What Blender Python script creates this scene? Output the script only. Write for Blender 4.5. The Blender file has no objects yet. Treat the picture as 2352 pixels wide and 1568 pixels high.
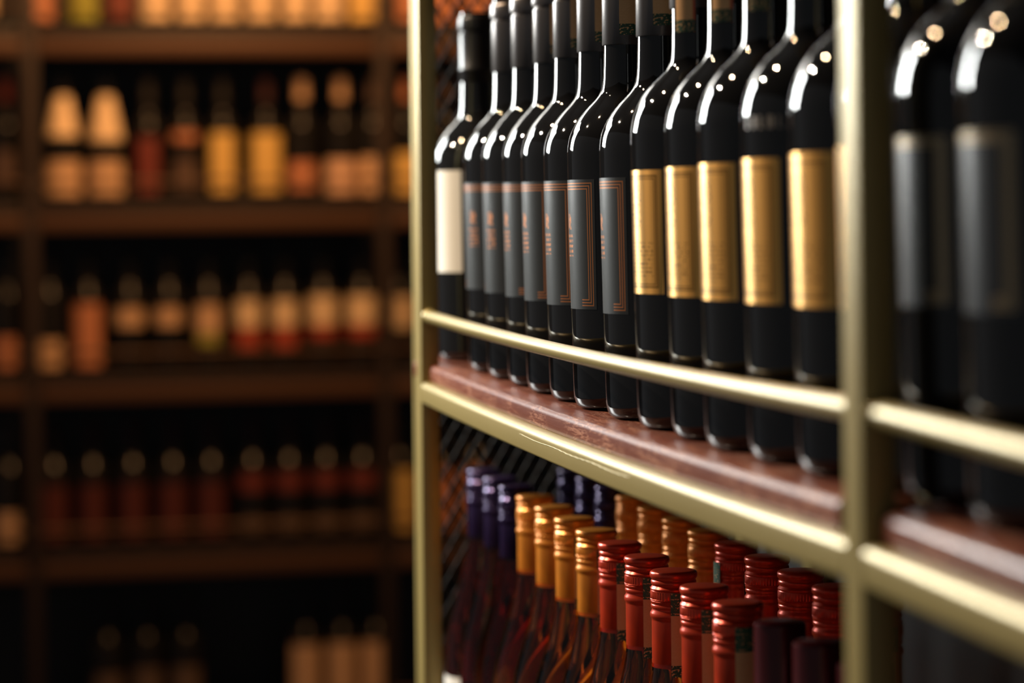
import bpy, bmesh, math, random
from mathutils import Matrix, Vector
C = bpy.context.scene.collection
PI = math.pi
random.seed(4)

# ------------------------------------------------------------------ camera
cd = bpy.data.cameras.new('camera'); cam = bpy.data.objects.new('camera', cd); C.objects.link(cam)
TH = math.atan(1216/6200); RHO = 0.0105
F = Vector((math.sin(TH), math.cos(TH), 0)); R0 = Vector((math.cos(TH), -math.sin(TH), 0)); U0 = Vector((0, 0, 1))
Rv = R0*math.cos(RHO) - U0*math.sin(RHO); Uv = U0*math.cos(RHO) + R0*math.sin(RHO)
m = Matrix((Rv, Uv, -F)).transposed().to_4x4(); m.translation = Vector((0, 0, 1.321))
cam.matrix_world = m
cd.sensor_width = 36; cd.lens = 6200/2352*36; cd.shift_y = -292/2352
cd.clip_start = .05
cd.dof.use_dof = True; cd.dof.focus_distance = 1.66; cd.dof.aperture_fstop = 4.6; cd.dof.aperture_blades = 9
bpy.context.scene.camera = cam

# ------------------------------------------------------------------ world, lamps, exposure
sc = bpy.context.scene
w = bpy.data.worlds.new('world'); sc.world = w; w.use_nodes = True
w.node_tree.nodes['Background'].inputs[0].default_value = (.92, .96, 1.0, 1)
w.node_tree.nodes['Background'].inputs[1].default_value = .095
sc.view_settings.view_transform = 'Standard'; sc.view_settings.look = 'None'
sc.view_settings.exposure = 0; sc.view_settings.gamma = 1; sc.view_settings.use_curve_mapping = False

def light(name, typ, loc, target, energy, color, **kw):
    d = bpy.data.lights.new(name, typ); o = bpy.data.objects.new(name, d); C.objects.link(o)
    o.location = loc; d.energy = energy; d.color = color
    o.rotation_euler = (Vector(target)-Vector(loc)).to_track_quat('-Z', 'Y').to_euler()
    for k, v in kw.items(): setattr(d, k, v)
    return o
light('daylight_window', 'AREA', (-.62, 3.30, 1.865), (.4, 1.6, 1.42), 54, (.97, 1, .97), shape='RECTANGLE', size=.47, size_y=.72)  # unseen source, assumed from the tall highlights on shoulders and necks
light('aisle_skylight', 'AREA', (-.15, 5.3, 2.62), (.36, 1.5, 1.2), 22, (1, .96, .88), shape='RECTANGLE', size=1.7, size_y=.6)  # unseen fill light above the view, assumed from the bright beam and rail tops
light('ceiling_spot', 'SPOT', (-.45, 2.02, 2.58), (.42, 1.65, 1.1), 55, (1, .68, .40), shadow_soft_size=.022, spot_size=math.radians(75), spot_blend=.6)  # unseen lamp, assumed from the small warm glints on the shoulders
light('aisle_lamp', 'SPOT', (-.64, 2.32, 2.26), (.42, 1.65, 1.1), 90, (1, .82, .62), shadow_soft_size=.012, spot_size=math.radians(85), spot_blend=.7)  # unseen extra lamp, added to brighten the lower screw caps
light('far_aisle_spot', 'SPOT', (.60, 5.45, 2.75), (.60, 6.4, 1.5), 170, (1, .50, .19), shadow_soft_size=.28, spot_size=math.radians(100), spot_blend=.9)  # unseen lamp, assumed for the warm light on the far shelf

# ------------------------------------------------------------------ node helpers
def new_mat(name):
    M = bpy.data.materials.new(name); M.use_nodes = True
    return M, M.node_tree, M.node_tree.nodes['Principled BSDF']
def principled(name, base, rough=.5, metal=0, **kw):
    M, nt, b = new_mat(name)
    b.inputs['Base Color'].default_value = (*base, 1); b.inputs['Roughness'].default_value = rough
    b.inputs['Metallic'].default_value = metal
    for k, v in kw.items(): b.inputs[k.replace('_', ' ')].default_value = v
    return M
class N:
    """arithmetic on node sockets"""
    def __init__(s, nt, v): s.nt, s.v = nt, v
    def op(s, o, *a):
        n = s.nt.nodes.new('ShaderNodeMath'); n.operation = o
        for i, x in enumerate((s,)+a):
            if isinstance(x, N): s.nt.links.new(x.v, n.inputs[i])
            else: n.inputs[i].default_value = x
        return N(s.nt, n.outputs[0])
    def __add__(s, o): return s.op('ADD', o)
    def __sub__(s, o): return s.op('SUBTRACT', o)
    def __mul__(s, o): return s.op('MULTIPLY', o)
    def lt(s, o): return s.op('LESS_THAN', o)
    def gt(s, o): return s.op('GREATER_THAN', o)
    def mn(s, o): return s.op('MINIMUM', o)
    def mx(s, o): return s.op('MAXIMUM', o)
    def band(s, c, t): return (s-c).op('ABSOLUTE').lt(t)
    def rng(s, a, b): return s.gt(a)*s.lt(b)
def uvsock(nt):
    t = nt.nodes.new('ShaderNodeTexCoord'); x = nt.nodes.new('ShaderNodeSeparateXYZ'); nt.links.new(t.outputs['UV'], x.inputs[0])
    return N(nt, x.outputs[0]), N(nt, x.outputs[1]), t
def mix(nt, fac, a, b):
    n = nt.nodes.new('ShaderNodeMix'); n.data_type = 'RGBA'
    for i, x in ((6, a), (7, b)):
        if isinstance(x, tuple): n.inputs[i].default_value = (*x, 1)
        else: nt.links.new(x, n.inputs[i])
    if isinstance(fac, N): nt.links.new(fac.v, n.inputs[0])
    else: nt.links.new(fac, n.inputs[0])
    return n.outputs[2]
def noise(nt, coord, scale, detail=3, mapscale=None, rough=.5, dist=0):
    n = nt.nodes.new('ShaderNodeTexNoise'); n.inputs['Scale'].default_value = scale; n.inputs['Detail'].default_value = detail
    n.inputs['Roughness'].default_value = rough; n.inputs['Distortion'].default_value = dist
    if mapscale:
        mp = nt.nodes.new('ShaderNodeMapping'); mp.inputs['Scale'].default_value = mapscale; nt.links.new(coord, mp.inputs[0]); coord = mp.outputs[0]
    nt.links.new(coord, n.inputs['Vector']); return N(nt, n.outputs['Fac'])
def bump(nt, b, h, strength, dist):
    n = nt.nodes.new('ShaderNodeBump'); n.inputs['Strength'].default_value = strength; n.inputs['Distance'].default_value = dist
    nt.links.new(h.v, n.inputs['Height']); nt.links.new(n.outputs[0], b.inputs['Normal'])
def objcoord(nt):
    return nt.nodes.new('ShaderNodeTexCoord').outputs['Object']

MAT = {}
MAT['black_glass'] = principled('dark_wine_glass', (.0085, .0088, .010), .035, IOR=1.52)
# satin gold paint on steel
M, nt, b = new_mat('satin_gold_paint'); oc = objcoord(nt)
n1 = noise(nt, oc, 9, 3); n2 = noise(nt, oc, 2500, 2)
nt.links.new(mix(nt, n1, (.325, .25, .085), (.375, .295, .105)), b.inputs['Base Color'])
b.inputs['Metallic'].default_value = .35; b.inputs['Roughness'].default_value = .34
bump(nt, b, n2, .25, .0003); MAT['gold_paint'] = M
M, nt, b = new_mat('dark_bronze_mesh'); b.inputs['Base Color'].default_value = (.055, .038, .024, 1); b.inputs['Metallic'].default_value = .1; b.inputs['Roughness'].default_value = .6; b.inputs['Specular IOR Level'].default_value = .2; MAT['mesh_metal'] = M
# mahogany with open pores; their bright specular glints are painted into the colour
M, nt, b = new_mat('polished_mahogany'); oc = objcoord(nt)
g1 = noise(nt, oc, 30, 4, (1, .12, 1), .6, .6); g2 = noise(nt, oc, 420, 3, (1, .09, 1), .6, .7); g3 = noise(nt, oc, 22, 2, (1, .6, 1))
c1 = mix(nt, g1, (.085, .018, .008), (.20, .050, .024))
pore_glint = (g2-.5).op('ABSOLUTE').lt(.030)
c2 = mix(nt, pore_glint*((g3-.36)*5).mx(0).mn(1)*.75, c1, (.46, .22, .14))
nt.links.new(c2, b.inputs['Base Color']); b.inputs['Roughness'].default_value = .42; b.inputs['Specular IOR Level'].default_value = .12
b.inputs['Coat Weight'].default_value = .2; b.inputs['Coat Roughness'].default_value = .12
bump(nt, b, g2, .25, .0004); MAT['wood'] = M
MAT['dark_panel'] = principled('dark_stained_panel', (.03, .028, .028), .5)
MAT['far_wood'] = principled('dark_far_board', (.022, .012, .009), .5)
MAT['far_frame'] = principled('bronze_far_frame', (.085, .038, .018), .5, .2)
MAT['far_post'] = principled('dark_far_post', (.038, .023, .017), .5, .2)  # darker than the beams: weaker light on the posts is put into the colour
M, nt, b = new_mat('dark_floor'); oc = objcoord(nt)
nt.links.new(mix(nt, noise(nt, oc, 3, 4), (.02, .016, .013), (.045, .035, .028)), b.inputs['Base Color']); b.inputs['Roughness'].default_value = .4; MAT['floor'] = M
M, nt, b = new_mat('dark_plaster'); oc = objcoord(nt)
nt.links.new(mix(nt, noise(nt, oc, 6, 4), (.018, .018, .02), (.03, .03, .032)), b.inputs['Base Color']); b.inputs['Roughness'].default_value = .8; MAT['wall'] = M
# capsules
def satin(name, base, metal, rough, fine=.15):
    M, nt, b = new_mat(name); oc = objcoord(nt)
    b.inputs['Base Color'].default_value = (*base, 1); b.inputs['Metallic'].default_value = metal; b.inputs['Roughness'].default_value = rough
    bump(nt, b, noise(nt, oc, 1200, 2), fine, .0003); return M
MAT['pewter_foil'] = satin('pewter_foil', (.17, .155, .15), .9, .32)
MAT['black_foil'] = satin('black_foil', (.018, .018, .02), .3, .30)
MAT['orange_cap'] = satin('orange_enamel', (.86, .29, .03), .35, .32, .05)
MAT['red_cap'] = satin('red_enamel', (.66, .055, .016), .4, .28, .05)
MAT['purple_cap'] = satin('purple_enamel', (.035, .019, .075), .6, .22, .05)
MAT['maroon_cap'] = satin('maroon_enamel', (.075, .006, .008), .3, .22, .03)
MAT['white_paper'] = satin('white_paper', (.82, .80, .75), 0, .55, .1)
# slate label with triple copper frame (U across, V up, both in cm)
def frame_label(name, wd, ht, base, line, rough, metal, kind):
    M, nt, b = new_mat(name); u, v, tc = uvsock(nt)
    su = u.mn(u*-1+wd); sv = v.mn(v*-1+ht); d = su.mn(sv)
    fine = noise(nt, tc.outputs['UV'], 9, 3)
    if kind != 'gold':
        ln = d.band(.24, .035)+d.band(.42, .035)+d.band(.60, .035)
        gap = (v.lt(.9)*su.gt(1.25))
        ln = ln*(gap*-1+1)
        # copper lettering block and crest in the middle of the label
        rows = (v*3.1).op('FRACT').lt(.55); let = noise(nt, tc.outputs['UV'], 7, 1, (1, .25, 1)).gt(.47)
        if kind == 'slate': ln = ln + rows*let*v.rng(3.3, 4.7)*(u-wd/2).op('ABSOLUTE').lt(.6) + v.rng(5.0, 6.0)*(u-wd/2).op('ABSOLUTE').lt(.35)*let
        ln = ln.mn(1)
        bc = mix(nt, fine, tuple(x*.9 for x in base), tuple(x*1.1 for x in base))
    else:
        ln = d.band(.40, .045)+d.band(.56, .03)
        txt = (v*4.2).op('FRACT').lt(.5)*noise(nt, tc.outputs['UV'], 9, 2, (1, .3, 1)).gt(.54)*v.rng(1.0, 3.0)*su.gt(.75)
        txt2 = noise(nt, tc.outputs['UV'], 5, 2).gt(.56)*v.rng(3.6, 6.2)*(u-wd/2).op('ABSOLUTE').lt(1.1)
        ln = (ln+txt+txt2).mn(1)*.8
        bc = mix(nt, d.gt(.34), tuple(x*1.1 for x in base), mix(nt, fine, tuple(x*.85 for x in base), base))
    nt.links.new(mix(nt, ln, bc, line), b.inputs['Base Color'])
    b.inputs['Roughness'].default_value = rough
    if kind != 'gold': b.inputs['Specular IOR Level'].default_value = .85
    if kind != 'gold': nt.links.new((ln*.6).v, b.inputs['Metallic'])
    else: b.inputs['Metallic'].default_value = metal
    bump(nt, b, noise(nt, tc.outputs['UV'], 22, 3), .05, .01)
    if kind == 'gold':
        b.inputs['Anisotropic'].default_value = .85; tg = nt.nodes.new('ShaderNodeTangent'); tg.direction_type = 'RADIAL'; tg.axis = 'Z'; nt.links.new(tg.outputs[0], b.inputs['Tangent']); b.inputs['Anisotropic Rotation'].default_value = .25
    return M
LW = 2*math.radians(44)*3.72
MAT['slate_label'] = frame_label('slate_label', LW, 8.15, (.020, .022, .023), (.62, .23, .08), .32, 0, 'slate')
MAT['gold_label'] = frame_label('gold_label', LW, 7.1, (.85, .45, .12), (.10, .045, .015), .29, 1.0, 'gold')
MAT['night_label'] = frame_label('night_label', LW, 7.1, (.012, .013, .016), (.85, .62, .32), .30, 0, 'night')
# tax stamp: tan paper, orange left edge, green ends (U 0..1 left to right, V in cm from the bottom)
def stamp_mat(name, top):
    M, nt, b = new_mat(name); u, v, tc = uvsock(nt)
    f = noise(nt, tc.outputs['UV'], 8, 3)
    c = mix(nt, f, (.80, .44, .18), (.90, .56, .27))
    c = mix(nt, u.lt(.12), c, (.62, .12, .04))
    c = mix(nt, v.lt(.7)*f.gt(.42), c, (.03, .09, .05))
    c = mix(nt, v.gt(top)*f.gt(.40), c, (.03, .13, .07))
    nt.links.new(c, b.inputs['Base Color']); b.inputs['Roughness'].default_value = .5
    return M
MAT['tax_stamp'] = stamp_mat('tax_stamp_paper', 99.)
MAT['tax_stamp_green'] = stamp_mat('tax_stamp_green_end', 3.7)
# tinted clear glass of the lower bottles
def glass(name, col, rough=.0):
    M = principled(name, col, rough, IOR=1.45); M.node_tree.nodes['Principled BSDF'].inputs['Transmission Weight'].default_value = 1; return M
MAT['amber_glass'] = glass('amber_wine_in_clear_glass', (.95, .60, .22))
MAT['pale_glass'] = glass('pale_wine_in_clear_glass', (.90, .62, .32))
MAT['ruby_glass'] = glass('ruby_wine_in_clear_glass', (.60, .06, .04))
MAT['far_glass'] = principled('dusty_dark_glass', (.012, .011, .011), .22, Specular_IOR_Level=.2)  # rougher and less reflective, so lamp highlights on far shoulders stay faint
MAT['print_ink'] = principled('silver_print', (.35, .33, .31), .4)

# ------------------------------------------------------------------ mesh helpers
def finish(name, bm, mat, parent=None, smooth=True, loc=None):
    bmesh.ops.recalc_face_normals(bm, faces=bm.faces)
    me = bpy.data.meshes.new(name); bm.to_mesh(me); bm.free()
    if smooth:
        for p in me.polygons: p.use_smooth = True
        me.set_sharp_from_angle(angle=math.radians(42))
    if mat: me.materials.append(MAT[mat])
    o = bpy.data.objects.new(name, me); C.objects.link(o)
    if parent: o.parent = parent
    if loc: o.location = loc
    return o
def thing(name, label, cat, loc=(0, 0, 0), group=None):
    o = bpy.data.objects.new(name, None); C.objects.link(o); o.location = loc; o.empty_display_size = .02
    o['label'] = label; o['category'] = cat
    if group: o['group'] = group
    return o
def catmull(pts, n=4):
    out = []
    P = [pts[0]]+list(pts)+[pts[-1]]
    for i in range(1, len(P)-2):
        p0, p1, p2, p3 = P[i-1:i+3]
        for k in range(n):
            t = k/n
            out.append(tuple(.5*((2*p1[j])+(-p0[j]+p2[j])*t+(2*p0[j]-5*p1[j]+4*p2[j]-p3[j])*t*t+(-p0[j]+3*p1[j]-3*p2[j]+p3[j])*t**3) for j in (0, 1)))
    out.append(tuple(pts[-1])); return out
def lathe(bm, prof, seg=48, cx=0, cy=0, z0=0, closed=True):
    """prof: list of (z, r) in metres"""
    rings = []
    for z, r in prof:
        if r < 1e-6: rings.append([bm.verts.new((cx, cy, z0+z))])
        else: rings.append([bm.verts.new((cx+r*math.cos(2*PI*i/seg), cy+r*math.sin(2*PI*i/seg), z0+z)) for i in range(seg)])
    for a, b_ in zip(rings, rings[1:]):
        for i in range(seg):
            j = (i+1) % seg
            q = [a[i] if len(a) > 1 else a[0], a[j] if len(a) > 1 else a[0], b_[j] if len(b_) > 1 else b_[0], b_[i] if len(b_) > 1 else b_[0]]
            v = []
            for x in q:
                if x not in v: v.append(x)
            if len(v) > 2: bm.faces.new(v)
    if closed:
        if len(rings[0]) > 1: bm.faces.new(rings[0][::-1])
        if len(rings[-1]) > 1: bm.faces.new(rings[-1])
def interp(prof, z):
    for (a, ra), (b_, rb) in zip(prof, prof[1:]):
        if a <= z <= b_ and b_ > a: return ra+(rb-ra)*(z-a)/(b_-a)
    return prof[-1][1]
def patch(prof, z0, z1, az0, az1, off, uvmode, nz=10, na=24):
    """curved sheet with a little thickness on a lathed body; az = compass bearing (degrees, +Y = 0, clockwise)"""
    bm = bmesh.new(); uvl = bm.loops.layers.uv.new('UVMap'); grid = []; back = []
    for k in range(nz+1):
        z = z0+(z1-z0)*k/nz; row = []; rb = []
        for i in range(na+1):
            a = math.radians(az0+(az1-az0)*i/na); r = interp(prof, z)+off
            row.append(bm.verts.new((r*math.sin(a), r*math.cos(a), z)))
            q = r-off*.8
            rb.append(bm.verts.new((q*math.sin(a), q*math.cos(a), z)))
        grid.append(row); back.append(rb)
    rm = interp(prof, (z0+z1)/2)
    def uv(k, i):
        if uvmode == 'cm': return ((i/na)*abs(math.radians(az1-az0))*rm*100, (k/nz)*(z1-z0)*100)
        return (i/na, (k/nz)*(z1-z0)*100)
    for k in range(nz):
        for i in range(na):
            f = bm.faces.new((grid[k][i], grid[k][i+1], grid[k+1][i+1], grid[k+1][i]))
            for l, (kk, ii) in zip(f.loops, ((k, i), (k, i+1), (k+1, i+1), (k+1, i))): l[uvl].uv = uv(kk, ii)
    def side(a, b_, kk, ii):
        for j in range(len(a)-1):
            f = bm.faces.new((a[j], a[j+1], b_[j+1], b_[j]))
            for l in f.loops: l[uvl].uv = uv(kk if kk is not None else j, ii if ii is not None else j)
    side(grid[0], back[0], 0, None); side(grid[-1], back[-1], nz, None)
    side([g[0] for g in grid], [g[0] for g in back], None, 0); side([g[-1] for g in grid], [g[-1] for g in back], None, na)
    return bm
def rrect(x0, x1, z0, z1, r, n=3, r2=None):
    pts = []; r2 = r2 or r
    for cx, cz, a0, r in ((x1-r, z1-r, 0, r), (x0+r, z1-r, 90, r), (x0+r2, z0+r2, 180, r2), (x1-r2, z0+r2, 270, r2)):
        for k in range(n+1):
            a = math.radians(a0+90*k/n); pts.append((cx+r*math.cos(a), cz+r*math.sin(a)))
    return pts
def sweep_y(bm, pts, y0, y1, ny=1, zf=None):
    rings = []
    for k in range(ny+1):
        y = y0+(y1-y0)*k/ny; dz = zf(y) if zf else 0
        rings.append([bm.verts.new((x, y, z+dz)) for x, z in pts])
    n = len(pts)
    for a, b_ in zip(rings, rings[1:]):
        for i in range(n): bm.faces.new((a[i], a[(i+1) % n], b_[(i+1) % n], b_[i]))
    bm.faces.new(rings[0][::-1]); bm.faces.new(rings[-1])
def box(bm, x0, x1, y0, y1, z0, z1, bev=0):
    r = bmesh.ops.create_cube(bm, size=1)['verts']
    for v in r: v.co = Vector(((x0+x1)/2+v.co.x*(x1-x0), (y0+y1)/2+v.co.y*(y1-y0), (z0+z1)/2+v.co.z*(z1-z0)))
    if bev:
        es = list({e for v in r for e in v.link_edges})
        bmesh.ops.bevel(bm, geom=es, offset=bev, segments=2, affect='EDGES', profile=.6)
def tube(bm, p0, p1, r, seg=12):
    p0, p1 = Vector(p0), Vector(p1); d = (p1-p0); q = d.to_track_quat('Z', 'Y'); L = d.length; rings = []
    for t in (0, L): rings.append([bm.verts.new(p0+q@Vector((r*math.cos(2*PI*i/seg), r*math.sin(2*PI*i/seg), t))) for i in range(seg)])
    for i in range(seg): bm.faces.new((rings[0][i], rings[0][(i+1) % seg], rings[1][(i+1) % seg], rings[1][i]))
    bm.faces.new(rings[0][::-1]); bm.faces.new(rings[1])
def struct(name, bm, mat):
    o = finish(name, bm, mat, None, False); o['kind'] = 'structure'; o['label'] = name.replace('_', ' '); return o

# ------------------------------------------------------------------ the room
bm = bmesh.new(); box(bm, -3.2, 3.6, -1.6, 7.2, -.1, 0); struct('floor', bm, 'floor')
bm = bmesh.new(); box(bm, -3.2, 3.6, -1.6, 7.2, 3.0, 3.1); struct('ceiling', bm, 'wall')
bm = bmesh.new(); box(bm, -3.2, 3.6, 7.1, 7.2, 0, 3.0); struct('wall_back', bm, 'wall')
bm = bmesh.new(); box(bm, 3.5, 3.6, -1.6, 7.1, 0, 3.0); struct('wall_right', bm, 'wall')

# ------------------------------------------------------------------ near shelf unit (runs along Y)
PY = (1.012, 2.0976)          # near faces of the two posts in view
PD = .023
def sag(y):
    a, b_ = (PY[0]+PD, PY[1]) if y >= PY[0] else (-.09, PY[0])
    u = min(1, max(0, (y-a)/(b_-a))); return -.0039*4*u*(1-u)
unit = thing('display_shelf', 'gold framed display shelf with mahogany boards running along the right', 'shelf')
for y in (-.075,)+PY:
    bm = bmesh.new(); sweep = rrect(.337, .352, y, y+PD, .0016, 2)
    rings = [[bm.verts.new((x, yy, z)) for x, yy in sweep] for z in (0, 2.1)]
    n = len(sweep)
    for i in range(n): bm.faces.new((rings[0][i], rings[0][(i+1) % n], rings[1][(i+1) % n], rings[1][i]))
    bm.faces.new(rings[0][::-1]); bm.faces.new(rings[1]); finish('post', bm, 'gold_paint', unit)
    bm = bmesh.new(); box(bm, .655, .67, y, y+PD, 0, 2.1, .0015); finish('post', bm, 'gold_paint', unit)
TOPS = (.36, .812, 1.2028, 1.60, 2.0)
spans = ((-.05, PY[0]), (PY[0]+PD, PY[1]))
for zt in TOPS:
    for k, (a, b_) in enumerate(spans):
        zf = (lambda y: sag(y)) if zt > .5 else None
        bm = bmesh.new(); sweep_y(bm, rrect(.337, .352, zt-.0293, zt-.0131, .0046, 6, .0018), a, b_, 24, zf); finish('crossbeam', bm, 'gold_paint', unit)
        bm = bmesh.new(); sweep_y(bm, rrect(.3440, .650, zt-.0145, zt, .0038, 5), a+(.0 if k == 0 else .030), b_ if k == 0 else 2.176, 24, zf)
        if k: sweep_y(bm, rrect(.362, .650, zt-.0145, zt, .0030, 4), 2.176, 2.276, 1)   # narrower tail behind the post
        finish('shelf_board', bm, 'wood', unit)
        rz = zt+.0383
        bm = bmesh.new(); pr = [(.3445+.0049*math.cos(2*PI*i/16), rz+.0049*math.sin(2*PI*i/16)) for i in range(16)]
        sweep_y(bm, pr, a, b_, 24, zf); rail = finish('guard_rail', bm, 'gold_paint', unit)
        for yy in (a, b_):
            bm = bmesh.new(); s = bmesh.ops.create_uvsphere(bm, u_segments=14, v_segments=9, radius=.0066)['verts']
            for v in s: v.co += Vector((.3445, yy, rz))
            finish('rail_end', bm, 'gold_paint', rail)
# paint seam scratched along the middle of the near crossbeam
bm = bmesh.new(); prev = None; pts = []
for k in range(41):
    y = 1.40+.30*k/40
    pts.append((.3369, y, 1.204-.0205+sag(y)+.0003*math.sin(y*60)+.0002*math.sin(y*410)))
for a, b_ in zip(pts, pts[1:]): tube(bm, a, b_, .00018, 6)
finish('paint_seam', bm, 'gold_paint', unit)
bm = bmesh.new(); box(bm, .672, .684, -.1, 2.30, .1, 2.1); finish('back_panel', bm, 'dark_panel', unit)
# end panel of diamond mesh
bm = bmesh.new()
x0, x1, z0, z1, YM = .366, .652, .05, 2.05, 2.287
box(bm, .362, .376, YM-.007, YM+.007, 0, 2.1, .0012); box(bm, .650, .664, YM-.007, YM+.007, 0, 2.1, .0012)
box(bm, .376, .650, YM-.007, YM+.007, 2.086, 2.1); box(bm, .376, .650, YM-.007, YM+.007, .02, .034)
ef = finish('end_frame', bm, 'gold_paint', unit)
bm = bmesh.new(); cw, chh = .0138, .0235; sl = chh/cw; hw = .0011
for sgn in (1, -1):
    c0 = -60
    n = int((x1-x0+(z1-z0)/sl)/cw)+2
    for k in range(n+1):
        # line x = xs + sgn*(z-z0)/sl, clipped to the frame
        xs = (x0-(z1-z0)/sl+k*cw) if sgn > 0 else (x0+k*cw)
        za = z0+max(0, (x0-xs)*sl) if sgn > 0 else z0+max(0, (xs-x1)*sl)
        zb = min(z1, z0+((x1-xs)*sl if sgn > 0 else (xs-x0)*sl))
        if zb-za < .005: continue
        pa = (xs+sgn*(za-z0)/sl, za); pb = (xs+sgn*(zb-z0)/sl, zb); dy = .0006*sgn
        for (xx, zz) in (): pass
        vs = [bm.verts.new((p[0]+s*hw, YM+dy+t, p[1])) for p in (pa, pb) for s, t in ((-1, -.0007), (1, -.0007), (1, .0007), (-1, .0007))]
        for i in range(4): bm.faces.new((vs[i], vs[(i+1) % 4], vs[4+(i+1) % 4], vs[4+i]))
wm = finish('wire_mesh', bm, 'mesh_metal', unit, False); wm['kind'] = 'stuff'; wm['label'] = 'dark diamond wire mesh closing the shelf end'

# ------------------------------------------------------------------ wine bottles on the upper board
def cm(l): return [(z/100, r/100) for z, r in l]
BLUE = cm(catmull([(0, 2.6), (0.04, 2.95), (.2, 3.25), (.55, 3.42), (1.2, 3.50), (4, 3.56), (8, 3.62), (12, 3.70), (15.2, 3.75), (16.5, 3.73), (17.4, 3.54), (18.2, 3.12), (18.9, 2.58), (19.5, 2.0), (19.95, 1.66), (20.5, 1.48), (21.3, 1.41), (23, 1.37), (26, 1.35), (28.6, 1.34)], 4))
GOLD = cm(catmull([(0, 2.6), (0.04, 2.95), (.2, 3.25), (.55, 3.42), (1.2, 3.50), (4, 3.56), (8, 3.62), (12, 3.69), (16.4, 3.75), (17.4, 3.68), (18.2, 3.48), (18.95, 3.12), (19.6, 2.62), (20.15, 2.05), (20.55, 1.66), (21.0, 1.43), (21.6, 1.34), (23, 1.31), (26, 1.30), (29.2, 1.30)], 4))
def capsule(z0, prof, mat, parent, r=1.46, top=28.4, groove=27.0, ring=True):
    p = [(z0, r-.03), (z0+.05, r)]
    if ring: p += [(z0+.9, r), (z0+.95, r+.035), (z0+1.15, r+.035), (z0+1.2, r)]
    p += [(groove-.12, r), (groove-.05, r-.09), (groove+.05, r-.09), (groove+.14, r+.05), (groove+.3, r+.09), (top-.3, r+.08), (top-.1, r), (top, r-.18), (top-.02, 0)]
    bm = bmesh.new(); lathe(bm, cm(p), 48); return finish('foil_capsule', bm, mat, parent)
def upper_bottle(kind):
    prof = GOLD if kind in ('gold', 'night') else BLUE
    t = thing('wine_bottle', 'x', 'bottle')
    bm = bmesh.new(); lathe(bm, prof+[(prof[-1][0], 0)], 64); finish('bottle_glass', bm, 'black_glass', t)
    if kind == 'white':
        capsule(22.9, prof, 'black_foil', t, 1.44)
        bm = patch(prof, .073, .156, 211, 350, .00016, 'cm', 10, 36); finish('label', bm, 'white_paper', t)
    elif kind == 'slate':
        capsule(23.0, prof, 'pewter_foil', t, ring=False)
        bm = patch(prof, .0635, .145, 226, 314, .00016, 'cm', 10, 30); finish('label', bm, 'slate_label', t)
        bm = patch([(0, .0148), (.3, .0148)], .236, .282, 143, 207, .0004, 's', 4, 10); bm2 = bm
        finish('tax_stamp', bm2, 'tax_stamp', t)
    elif kind == 'gold':
        capsule(24.05, prof, 'pewter_foil', t, 1.42, 29.7, 28.3, False)
        bm = patch(prof, .0775, .1480, 226, 314, .00016, 'cm', 10, 30); finish('label', bm, 'gold_label', t)
        bm = patch([(0, .0146), (.3, .0146)], .2265, .290, 193, 240, .0003, 's', 6, 8)
        finish('tax_stamp', bm, 'tax_stamp', t)
    else:
        capsule(24.05, prof, 'black_foil', t, 1.42, 29.7, 28.3, False)
        bm = patch(prof, .081, .1495, 226, 314, .00016, 'cm', 10, 30); finish('label', bm, 'night_label', t)
    return t
def dup(root, loc, rz, label, group=None):
    r = root.copy(); C.objects.link(r); r.location = loc; r.rotation_euler = (0, 0, rz); r['label'] = label
    if group: r['group'] = group
    for ch in list(root.children):
        c = ch.copy(); C.objects.link(c); c.parent = r
        for g in ch.children:
            d = g.copy(); C.objects.link(d); d.parent = c
    return r
ORD = ['', 'second', 'third', 'fourth', 'fifth', 'sixth', 'seventh']
UP = [(2.1943, 'white', 'black wine bottle with wide white label beside the far left post'),
      (2.0488, 'slate', 'grey-labelled black bottle directly right of the white-labelled one'),
      (1.9732, 'slate', 'second grey-labelled black bottle counted from the white-labelled one'),
      (1.8976, 'slate', 'third grey-labelled black bottle counted from the white-labelled one'),
      (1.8220, 'slate', 'fourth grey-labelled black bottle, middle of the seven grey-labelled ones'),
      (1.7464, 'slate', 'third from last grey-labelled black bottle before the gold labels'),
      (1.6707, 'slate', 'second from last grey-labelled black bottle before the gold labels'),
      (1.5842, 'slate', 'sharp grey-labelled black bottle standing right beside the first gold-labelled one'),
      (1.5036, 'gold', 'sharp black bottle with gold label right beside the last grey-labelled one'),
      (1.4280, 'gold', 'second gold-labelled black bottle counted from the grey-labelled ones'),
      (1.3524, 'gold', 'third gold-labelled black bottle counted from the grey-labelled ones'),
      (1.2741, 'gold', 'gold-labelled black bottle with pale lettering printed on its shoulder'),
      (1.1945, 'gold', 'last fully seen gold-labelled black bottle before the near gold post'),
      (1.1189, 'gold', 'gold-labelled black bottle half hidden behind the near gold post'),
      (1.0433, 'night', 'blurred black bottle with black label just right of the near post'),
      (.9677, 'night', 'blurred black bottle with black label at the right end of the picture')]
GRP = {'white': None, 'slate': 'grey-labelled bottles on the upper board', 'gold': 'gold-labelled bottles on the upper board', 'night': 'black-labelled bottles past the near post'}
proto = {}
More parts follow.
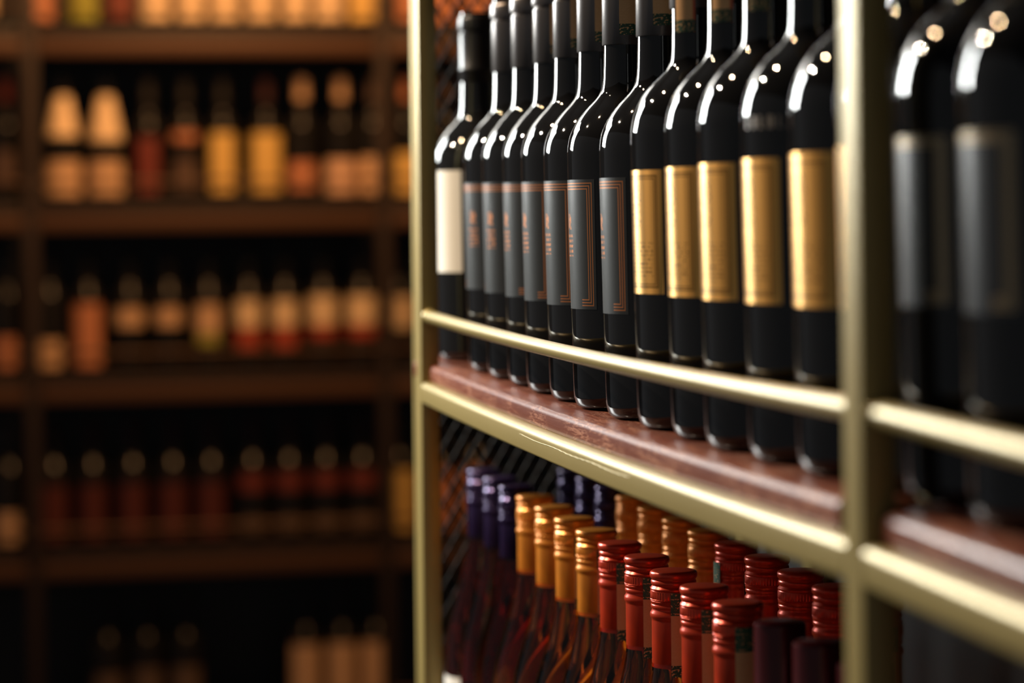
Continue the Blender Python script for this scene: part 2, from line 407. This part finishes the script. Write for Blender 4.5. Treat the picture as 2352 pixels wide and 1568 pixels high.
for i, (y, kind, lab) in enumerate(UP):
    rz = {1: .42, 2: .36, 3: .12, 4: .1, 5: .08, 6: 0, 7: -.05, 8: 0, 9: 0}.get(i, random.uniform(-.04, .04))
    y *= .985      # these bottles are a touch under 30 cm tall
    loc = (.3970+(0 if i in (7, 8) else random.uniform(-.0012, .0012)), y, 1.2028+max(sag(y-.027), sag(y+.027))+.0002)
    if kind not in proto:
        t = upper_bottle(kind); proto[kind] = t; t.location = loc; t.rotation_euler = (0, 0, rz); t['label'] = lab
        if GRP[kind]: t['group'] = GRP[kind]
    else: t = dup(proto[kind], loc, rz, lab, GRP[kind])
    t.scale = (.985, .985, .985)
    if i == 11:   # pale print on the shoulder: a row of small raised strokes
        bm = bmesh.new()
        for k in range(5):
            az = 262-k*9; tilt = (5, -4, 3, -5, 4)[k]
            for a0, zz0, zz1 in ((az, .1625, .1685), (az-3, .1625, .1685)) if k % 2 else ((az, .1625, .1685),):
                q = patch(GOLD, zz0, zz1, a0-1.0, a0+1.0+0*tilt, .00012, 's', 3, 2)
                me = bpy.data.meshes.new('tmp'); q.to_mesh(me); q.free(); bm.from_mesh(me); bpy.data.meshes.remove(me)
            q = patch(GOLD, (.1625, .1678)[k % 2], (.1632, .1685)[k % 2], az-3, az, .00012, 's', 1, 3)
            me = bpy.data.meshes.new('tmp'); q.to_mesh(me); q.free(); bm.from_mesh(me); bpy.data.meshes.remove(me)
        finish('shoulder_print', bm, 'print_ink', t)

# ------------------------------------------------------------------ screw-capped bottles on the lower board
LOW = cm(catmull([(0, 2.5), (0.04, 2.85), (.2, 3.1), (.6, 3.28), (1.2, 3.36), (8, 3.42), (12, 3.44), (14.5, 3.42), (16, 3.28), (17.5, 2.98), (19, 2.55), (20.5, 2.08), (22, 1.68), (23.0, 1.46), (23.6, 1.38), (25.5, 1.30), (28.9, 1.27)], 4))
def screw_cap(mat, parent, top=.296):
    """rounded lid, grooves, knurled band, bead and long skirt"""
    T = 0
    p = [(5.85, 1.33), (5.80, 1.355), (3.05, 1.355), (2.92, 1.36), (2.84, 1.43), (2.70, 1.455), (2.55, 1.43), (2.42, 1.34),
         (2.32, 1.33), (2.26, 1.39), (2.10, 1.40), (2.04, 1.36), (1.98, 1.39), (1.84, 1.41), (1.80, 1.37)]
    q = [(1.20, 1.37), (1.17, 1.41), (1.08, 1.42), (1.00, 1.36), (.93, 1.31), (.86, 1.35), (.78, 1.385), (.66, 1.385), (.58, 1.33), (.52, 1.34),
         (.46, 1.40), (.34, 1.445), (.20, 1.445), (.09, 1.40), (.03, 1.30), (0, 1.10), (.02, 0)]
    seg = 96
    bm = bmesh.new(); rings = []
    def ring(d, r, kn=0):
        return [bm.verts.new(((r-(kn*.05 if i % 2 else 0))/100*math.cos(2*PI*i/seg), (r-(kn*.05 if i % 2 else 0))/100*math.sin(2*PI*i/seg), top-d/100)) for i in range(seg)]
    for d, r in p: rings.append(ring(d, r))
    for d, r in ((1.78, 1.42), (1.74, 1.425)): rings.append(ring(d, r))
    for d, r in ((1.72, 1.425), (1.26, 1.425)): rings.append(ring(d, r, 1))
    for d, r in q[:-1]: rings.append(ring(d, r))
    c = bm.verts.new((0, 0, top-.0002))
    for a, b_ in zip(rings, rings[1:]):
        for i in range(seg): bm.faces.new((a[i], a[(i+1) % seg], b_[(i+1) % seg], b_[i]))
    for i in range(seg): bm.faces.new((rings[-1][i], rings[-1][(i+1) % seg], c))
    bm.faces.new(rings[0][::-1])
    return finish('screw_cap', bm, mat, parent)
def plain_cap(mat, parent, top=.296):
    p = [(.2385, .0136), (.239, .0139), (.2475, .0139), (.2485, .0143), (.2505, .0143), (.2515, .0139), (.2925, .0141), (.2950, .0139), (.296, .0128), (.2961, 0)]
    bm = bmesh.new(); lathe(bm, p, 56); return finish('foil_capsule', bm, mat, parent)
def low_bottle(cap, glassm, stamp):
    t = thing('wine_bottle', 'x', 'bottle')
    bm = bmesh.new(); lathe(bm, LOW+[(LOW[-1][0], 0)], 48); finish('bottle_glass', bm, glassm, t)
    if cap == 'maroon_cap': plain_cap(cap, t)
    else: screw_cap(cap, t)
    bm = patch(LOW, .045, .125, 200, 340, .00016, 'cm', 4, 24); finish('label', bm, 'white_paper', t)
    if stamp:
        bm = patch([(0, .0147), (.3, .0147)], .233, .2835, stamp[0], stamp[1], .0003, 's', 6, 8); finish('tax_stamp', bm, 'tax_stamp_green', t)
    return t
PUR, ORA, RED, MAR = ('purple_cap', 'ruby_glass', None), ('orange_cap', 'amber_glass', None), ('red_cap', 'pale_glass', (150, 202)), ('maroon_cap', 'ruby_glass', None)
ORS = ('orange_cap', 'amber_glass', (150, 192))
FRONT = [(2.2248, PUR, 'bottle with shiny purple screw cap, farthest back of the front row of purple ones'),
         (2.1543, PUR, 'bottle with shiny purple screw cap, middle of the three front purple ones'),
         (2.0838, PUR, 'bottle with shiny purple screw cap touching the first orange-capped one'),
         (2.0133, ORA, 'amber bottle with orange screw cap directly beside the front purple caps'),
         (1.9428, ORA, 'amber bottle with orange screw cap, second after the front purple caps'),
         (1.8723, ORS, 'amber bottle with orange screw cap, third after the front purple caps'),
         (1.8018, ORS, 'amber bottle with bright orange screw cap directly beside the red caps'),
         (1.7313, RED, 'pale bottle with red screw cap and tax strip beside the last orange cap'),
         (1.6608, RED, 'pale bottle with sharply seen red screw cap, second after the orange caps'),
         (1.5903, RED, 'pale bottle with sharp red screw cap, middle of the five front red ones'),
         (1.5198, RED, 'pale bottle with red screw cap, fourth after the orange caps'),
         (1.4493, RED, 'pale bottle with red screw cap and wide strip beside the plain maroon ones'),
         (1.3698, MAR, 'dark bottle with plain maroon capsule right beside the front red screw caps'),
         (1.2981, MAR, 'dark bottle with plain maroon capsule nearer to the near gold post'),
         (1.2258, MAR, 'dark bottle with maroon capsule tucked behind the near gold post')]
BACK = [(2.2028, PUR, 'purple-capped bottle in the back row, farthest from the near post'),
        (2.1323, PUR, 'purple-capped bottle in the back row, middle of its three'),
        (2.0618, PUR, 'purple-capped bottle in the back row beside the back amber caps'),
        (1.9913, ORA, 'orange-capped bottle in the shaded back row beside the purple back-row caps'),
        (1.9208, ORA, 'second orange-capped bottle in the shaded back row'),
        (1.8503, ORA, 'third orange-capped bottle in the shaded back row'),
        (1.7798, ORA, 'orange-capped bottle in the shaded back row beside the back red caps'),
        (1.7093, RED, 'red-capped bottle in the shaded back row beside the back orange caps'),
        (1.6388, RED, 'second red-capped bottle in the shaded back row'),
        (1.5683, RED, 'third red-capped bottle in the shaded back row'),
        (1.4978, RED, 'fourth red-capped bottle in the shaded back row'),
        (1.4273, RED, 'red-capped bottle in the back row seen just left of near post')]
LP = {}
for x, row, gname in ((.410, FRONT, 'screw-capped bottles in the front row of the lower board'), (.483, BACK, 'screw-capped bottles in the back row of the lower board')):
    for y, spec, lab in row:
        loc = (x+random.uniform(-.0005, .0005), y, .812+max(sag(y-.027), sag(y+.027))+.0002); rz = random.uniform(-.03, .03)+(random.uniform(0, 6) if x > .45 else 0)
        if spec not in LP:
            t = low_bottle(*spec); LP[spec] = t; t.location = loc; t.rotation_euler = (0, 0, rz); t['label'] = lab; t['group'] = gname
        else: dup(LP[spec], loc, rz, lab, gname)

# ------------------------------------------------------------------ far shelf unit, facing the camera
YF = 6.42
far = thing('display_shelf', 'wide dark bronze display shelf across the far end of aisle', 'shelf')
FP = (-.722, .112, .946, 1.780, 2.614)
for x in FP:
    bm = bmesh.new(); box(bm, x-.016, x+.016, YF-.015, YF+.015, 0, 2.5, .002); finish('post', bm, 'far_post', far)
FT = (2.185, 1.7745, 1.3615, .959, .546, .133)
for zt in FT:
    for a, b_ in zip(FP, FP[1:]):
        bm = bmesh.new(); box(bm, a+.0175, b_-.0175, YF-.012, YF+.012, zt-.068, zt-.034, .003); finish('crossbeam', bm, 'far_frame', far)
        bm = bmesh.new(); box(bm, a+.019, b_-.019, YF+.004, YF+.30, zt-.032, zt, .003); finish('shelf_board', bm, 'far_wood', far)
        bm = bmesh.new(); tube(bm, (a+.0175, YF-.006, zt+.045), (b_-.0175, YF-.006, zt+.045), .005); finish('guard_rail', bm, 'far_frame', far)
bm = bmesh.new(); box(bm, FP[0], FP[-1], YF+.305, YF+.32, 0, 2.5); finish('back_panel', bm, 'dark_panel', far)

PAL = {'cream': (.78, .56, .34), 'yellow': (.72, .46, .13), 'dullred': (.16, .025, .016), 'brown': (.09, .05, .035), 'green': (.30, .30, .03),
       'rust': (.52, .20, .10), 'tan': (.62, .38, .22), 'red': (.34, .04, .016), 'dim': (.13, .08, .055), 'soot': (.02, .016, .014), 'plum': (.05, .012, .012), 'maroon': (.085, .014, .010), 'pink': (.66, .40, .26)}
for k, v in PAL.items(): MAT['far_'+k] = principled('far_'+k+'_paper', v, .6)
FB = cm([(0, 3.3), (.3, 3.65), (1.0, 3.75), (17, 3.75), (18, 3.55), (19, 3.0), (20, 2.2), (21, 1.6), (22, 1.4), (29.5, 1.35)])
FS = cm([(0, 4.0), (.3, 4.4), (1.0, 4.5), (12, 4.5), (14.5, 4.1), (19, 3.2), (23, 2.2), (26, 1.6), (28.5, 1.5), (30, 1.5)])
def far_bottle(px, zt, labels, cap, lab, group, prof=FB, hx=0):
    x = .112+(px-75)*.0010296
    t = thing('wine_bottle', lab, 'bottle', (x, YF+.068, zt+.0003), group)
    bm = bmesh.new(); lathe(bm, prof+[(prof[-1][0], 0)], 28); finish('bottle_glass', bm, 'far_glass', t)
    top = prof[-1][0]
    bm = bmesh.new(); r = prof[-1][1]+.001; lathe(bm, [(top-.055, r), (top+.001, r), (top+.002, r-.002), (top+.0021, 0)], 24); finish('foil_capsule', bm, cap, t)
    for (z0, z1, col, half) in labels:
        bm = patch(prof, z0/100, z1/100, 188-half, 188+half, .0003, 's', 6, 14); finish('label', bm, 'far_'+col, t)
    return t
ROWS = {
 'top': (1.7745, [(-30, [(3, 12, 'cream', 60)], 'brown'), (100, [(1.5, 12, 'rust', 60)], 'brown'), (128, None, None), (200, [(1.5, 13, 'green', 60)], 'green'), (283, [(2, 12, 'dullred', 50)], 'red'),
         (365, [(1.8, 12, 'cream', 62)], 'brown'), (447, [(1.8, 12, 'cream', 55)], 'brown'), (525, [(1.8, 12, 'cream', 62)], 'brown'), (610, [(1.8, 12, 'cream', 60)], 'brown'),
         (692, [(1.8, 12, 'cream', 52)], 'brown'), (770, [(1.8, 12, 'cream', 66)], 'brown'), (852, [(1.8, 12, 'yellow', 62)], 'brown'), (960, [(2, 10, 'rust', 50)], 'brown'), (1045, [(1.8, 10, 'rust', 66)], 'brown'), (1130, [(1.8, 10, 'rust', 60)], 'brown')]),
 'second': (1.3615, [(20, [(4, 12, 'brown', 50)], 'dullred'), (150, [(1.5, 9.5, 'tan', 68), (15.5, 25, 'cream', 70)], 'S'), (248, [(1.5, 9.5, 'tan', 62), (14.5, 25, 'cream', 72)], 'S'),
         (345, [(1.8, 15, 'dullred', 42)], 'soot'), (430, [(2.5, 10, 'brown', 45), (14.2, 16.3, 'rust', 50)], 'soot'), (517, [(2, 16, 'yellow', 48)], 'soot'), (618, [(2, 16, 'yellow', 72)], 'plum'),
         (703, [(2.5, 9.0, 'rust', 55)], 'tan'), (795, [(1.5, 9.5, 'pink', 75)], 'tan'), (872, [(1.5, 10, 'tan', 60)], 'brown'), (950, [(1.3, 11, 'yellow', 60)], 'rust'), (1040, [(2, 10, 'rust', 60)], 'brown')]),
 'third': (.959, [(20, [(1.2, 8.5, 'rust', 62)], 'soot'), (115, [(1.2, 7.5, 'tan', 50)], 'soot'), (202, [(1.2, 16, 'rust', 60)], 'soot'), (298, [(10.5, 14.8, 'tan', 60)], 'soot'), (388, [(10.5, 14.8, 'tan', 52)], 'soot'),
         (480, [(8.5, 15.3, 'tan', 50), (6, 8.3, 'green', 40)], 'soot'), (573, [(9.8, 16.2, 'cream', 50), (4.8, 9.6, 'red', 50)], 'soot'), (658, [(9.8, 16.2, 'cream', 50), (4.8, 9.6, 'red', 50)], 'soot'),
         (748, [(10, 17, 'cream', 62), (7, 9.8, 'red', 55)], 'soot'), (840, [(10, 16.9, 'cream', 66), (7, 9.8, 'red', 60)], 'soot'), (928, [(9, 16.5, 'cream', 55)], 'soot'), (1020, [(9, 16, 'rust', 55)], 'soot'), (1110, [(9, 16, 'rust', 55)], 'soot')]),
 'fourth': (.546, [(20, [(1.5, 8.5, 'tan', 55)], 'brown'), (120, [(1.5, 14.5, 'maroon', 60)], 'plum'), (208, [(1.5, 14.5, 'maroon', 60)], 'plum'), (300, [(1.5, 14.5, 'maroon', 60)], 'plum'), (392, [(1.5, 14.5, 'maroon', 60)], 'plum'),
         (482, [(1.5, 14.5, 'maroon', 60)], 'plum'), (578, [(12, 16, 'dullred', 60), (2.5, 5.5, 'dim', 60)], 'plum'), (665, [(12, 16, 'dullred', 60), (2.5, 5.5, 'dim', 60)], 'plum'), (752, [(12, 16, 'dullred', 60), (2.5, 5.5, 'dim', 60)], 'plum'),
         (838, [(12, 16, 'dullred', 60), (2.5, 5.5, 'dim', 60)], 'plum'), (928, [(1.5, 16, 'yellow', 50)], 'brown'), (1020, [(1.5, 16, 'rust', 60)], 'brown'), (1110, [(1.5, 16, 'rust', 60)], 'brown')]),
 'lowest': (.133, [(240, [(1, 11, 'dim', 66)], 'soot'), (330, [(1, 12, 'dim', 66)], 'soot'), (420, [(1, 12, 'dim', 66)], 'soot'), (700, [(1, 16, 'tan', 66)], 'soot'), (785, [(1, 16, 'tan', 66)], 'soot'), (865, [(1, 16, 'tan', 66)], 'soot')])}
CN = {'cream': 'cream', 'yellow': 'yellow', 'dullred': 'dark red', 'brown': 'brown', 'green': 'olive green', 'rust': 'rust orange', 'tan': 'tan', 'red': 'red', 'dim': 'dull brown', 'pink': 'pinkish cream', 'maroon': 'maroon'}
NTH = ['leftmost', 'second', 'third', 'fourth', 'fifth', 'sixth', 'seventh', 'eighth', 'ninth', 'tenth', 'eleventh', 'twelfth', 'thirteenth', 'fourteenth']
for rn, (zt, items) in ROWS.items():
    items = [i for i in items if i[1]]
    for k, (px, labs, cap) in enumerate(items):
        where = f'{NTH[k]} from the left' if k else 'leftmost bottle'
        lab = f'far blurred bottle with {CN[labs[0][2]]} label, {where} on the {rn} far board'
        if cap == 'S': far_bottle(px, zt, labs, 'black_foil', lab, f'bottles on the {rn} board of the far shelf', FS)
        else: far_bottle(px, zt, labs, 'far_'+cap, lab, f'bottles on the {rn} board of the far shelf')
